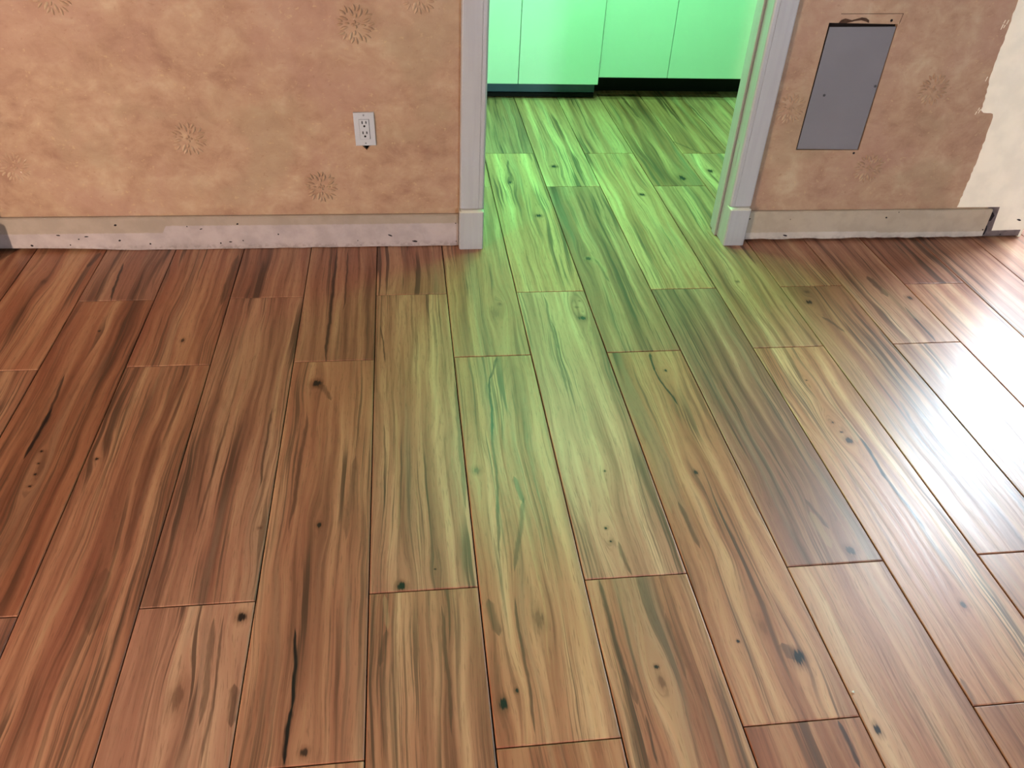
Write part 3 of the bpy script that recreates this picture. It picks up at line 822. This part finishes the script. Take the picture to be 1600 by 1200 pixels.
# ------------------------------------------------------------------ crumb of plaster on the floor
bm = bmesh.new()
bmesh.ops.create_icosphere(bm, subdivisions=2, radius=0.003)
for v in bm.verts:
    v.co *= 0.75 + 0.5 * noise.noise(v.co * 400.0)
    v.co = Vector((v.co.x * 1.3, v.co.y, v.co.z * 0.6 + 0.0012))
crumb = link('plaster_crumb', mesh_of('plaster_crumb', bm, True), M_LIP_CRUMB)
crumb.location = (0.8560, 0.8447, 0.0004)
crumb['label'] = 'tiny pale plaster crumb lying beside a joint of the floor planks'; crumb['category'] = 'crumb'

# ------------------------------------------------------------------ kitchen base cabinets
def cabinet(name, label, x0, x1, yface, zbot, ykick, splits, kick_mat, shoe):
    c = thing(name, label, 'cabinet', ((x0 + x1) / 2, yface, 0), 'kitchen base cabinets')
    def cp(n, bm, mat, par=None):
        return at_origin(link(n, mesh_of(n, bm), mat, par or c), c)
    cp('carcass', add_box(bmesh.new(), x0, x1, yface + 0.021, 5.06, zbot + 0.004, 0.87, 0.001), M_CABIN)
    cp('toe_kick', add_box(bmesh.new(), x0, x1, ykick, ykick + 0.016, 0.0005 if not shoe else 0.024, zbot + 0.003), kick_mat)
    if shoe:
        cp('base_strip', add_box(bmesh.new(), x0, x1 - 0.002, ykick - 0.012, ykick + 0.010, 0.0005, 0.023, 0.003), M_BLACK)
    for a, b in zip(splits, splits[1:]):
        dr = cp('door', add_box(bmesh.new(), a + 0.0015, b - 0.0015, yface, yface + 0.019, zbot, 0.70, 0.0012), M_CAB)
        cp('drawer_front', add_box(bmesh.new(), a + 0.0015, b - 0.0015, yface, yface + 0.019, 0.704, 0.865, 0.0012), M_CAB)
        hb = bmesh.new()
        add_box(hb, b - 0.045, b - 0.035, yface - 0.028, yface - 0.018, 0.56, 0.66, 0.003)
        add_box(hb, b - 0.044, b - 0.036, yface - 0.020, yface - 0.0002, 0.565, 0.573)
        add_box(hb, b - 0.044, b - 0.036, yface - 0.020, yface - 0.0002, 0.647, 0.655)
        at_origin(link('handle', mesh_of('handle', hb), M_METAL, dr), c)
        dr_h = dr
    return c
YF = 4.410
cabinet('base_cabinet', 'left white kitchen base cabinet with lower doors above a dark shiny toe kick', -0.69, 1.054, YF, 0.090, 4.490, [-0.69, 0.05, 0.620, 1.054], M_KICK, True)
cabinet('base_cabinet', 'right white kitchen base cabinet with higher doors above a deep black toe space', 1.056, 2.352, YF + 0.016, 0.124, 4.600, [1.056, 1.437, 1.900, 2.352], M_BLACK, False)
wt = box('worktop', -0.695, 2.356, YF - 0.02, 5.09, 0.8705, 0.91, M_TOP, bevel=0.004, seg=2)
wt['label'] = 'continuous laminate worktop lying on the kitchen base cabinets'; wt['category'] = 'worktop'

# ------------------------------------------------------------------ lamps that give the light
def ceiling_panel(label, x, y, wx, wy, z, tilt):
    kl = thing('ceiling_light', label, 'lamp', (x, y, H), 'green kitchen ceiling panels')
    link('housing', mesh_of('housing', add_box(bmesh.new(), -wx / 2, wx / 2, -wy / 2, wy / 2, -0.045, -0.0005, 0.004)), M_LAMP, kl)
    link('diffuser', mesh_of('diffuser', add_box(bmesh.new(), -wx / 2 + 0.02, wx / 2 - 0.02, -wy / 2 + 0.015, wy / 2 - 0.015, -0.060, -0.0455, 0.004)), M_GREENGLOW, kl)
    kl.location.z = z
    kl.rotation_euler = (tilt, 0, 0)
ceiling_panel('green glowing ceiling panel tilted towards the kitchen cabinets', 0.75, 3.16, 0.80, 0.24, H - 0.095, math.radians(50))
ceiling_panel('green glowing ceiling panel lying flat on the kitchen ceiling', 0.72, 3.98, 0.56, 0.32, H, 0.0)
fl = thing('floor_lamp', 'low bare bulb floor lamp on a slim white stand in the hall', 'lamp', (-2.95, -0.75, 0))
def lathe(prof, seg=20):
    bm = bmesh.new()
    rings = [[bm.verts.new((r * math.cos(2 * math.pi * q / seg), r * math.sin(2 * math.pi * q / seg), z)) for q in range(seg)] for r, z in prof]
    for a, b in zip(rings, rings[1:]):
        for q in range(seg):
            t = (q + 1) % seg
            bm.faces.new((a[q], a[t], b[t], b[q]))
    bm.faces.new(rings[0][::-1]); bm.faces.new(rings[-1])
    return bm
link('base', mesh_of('base', lathe([(0.13, 0.0005), (0.13, 0.012), (0.12, 0.020), (0.02, 0.030)])), M_LAMP, fl)
link('pole', mesh_of('pole', lathe([(0.010, 0.0305), (0.010, 0.795)])), M_LAMP, fl)
link('socket', mesh_of('socket', lathe([(0.014, 0.7955), (0.024, 0.805), (0.024, 0.845), (0.018, 0.852)])), M_LAMP, fl)
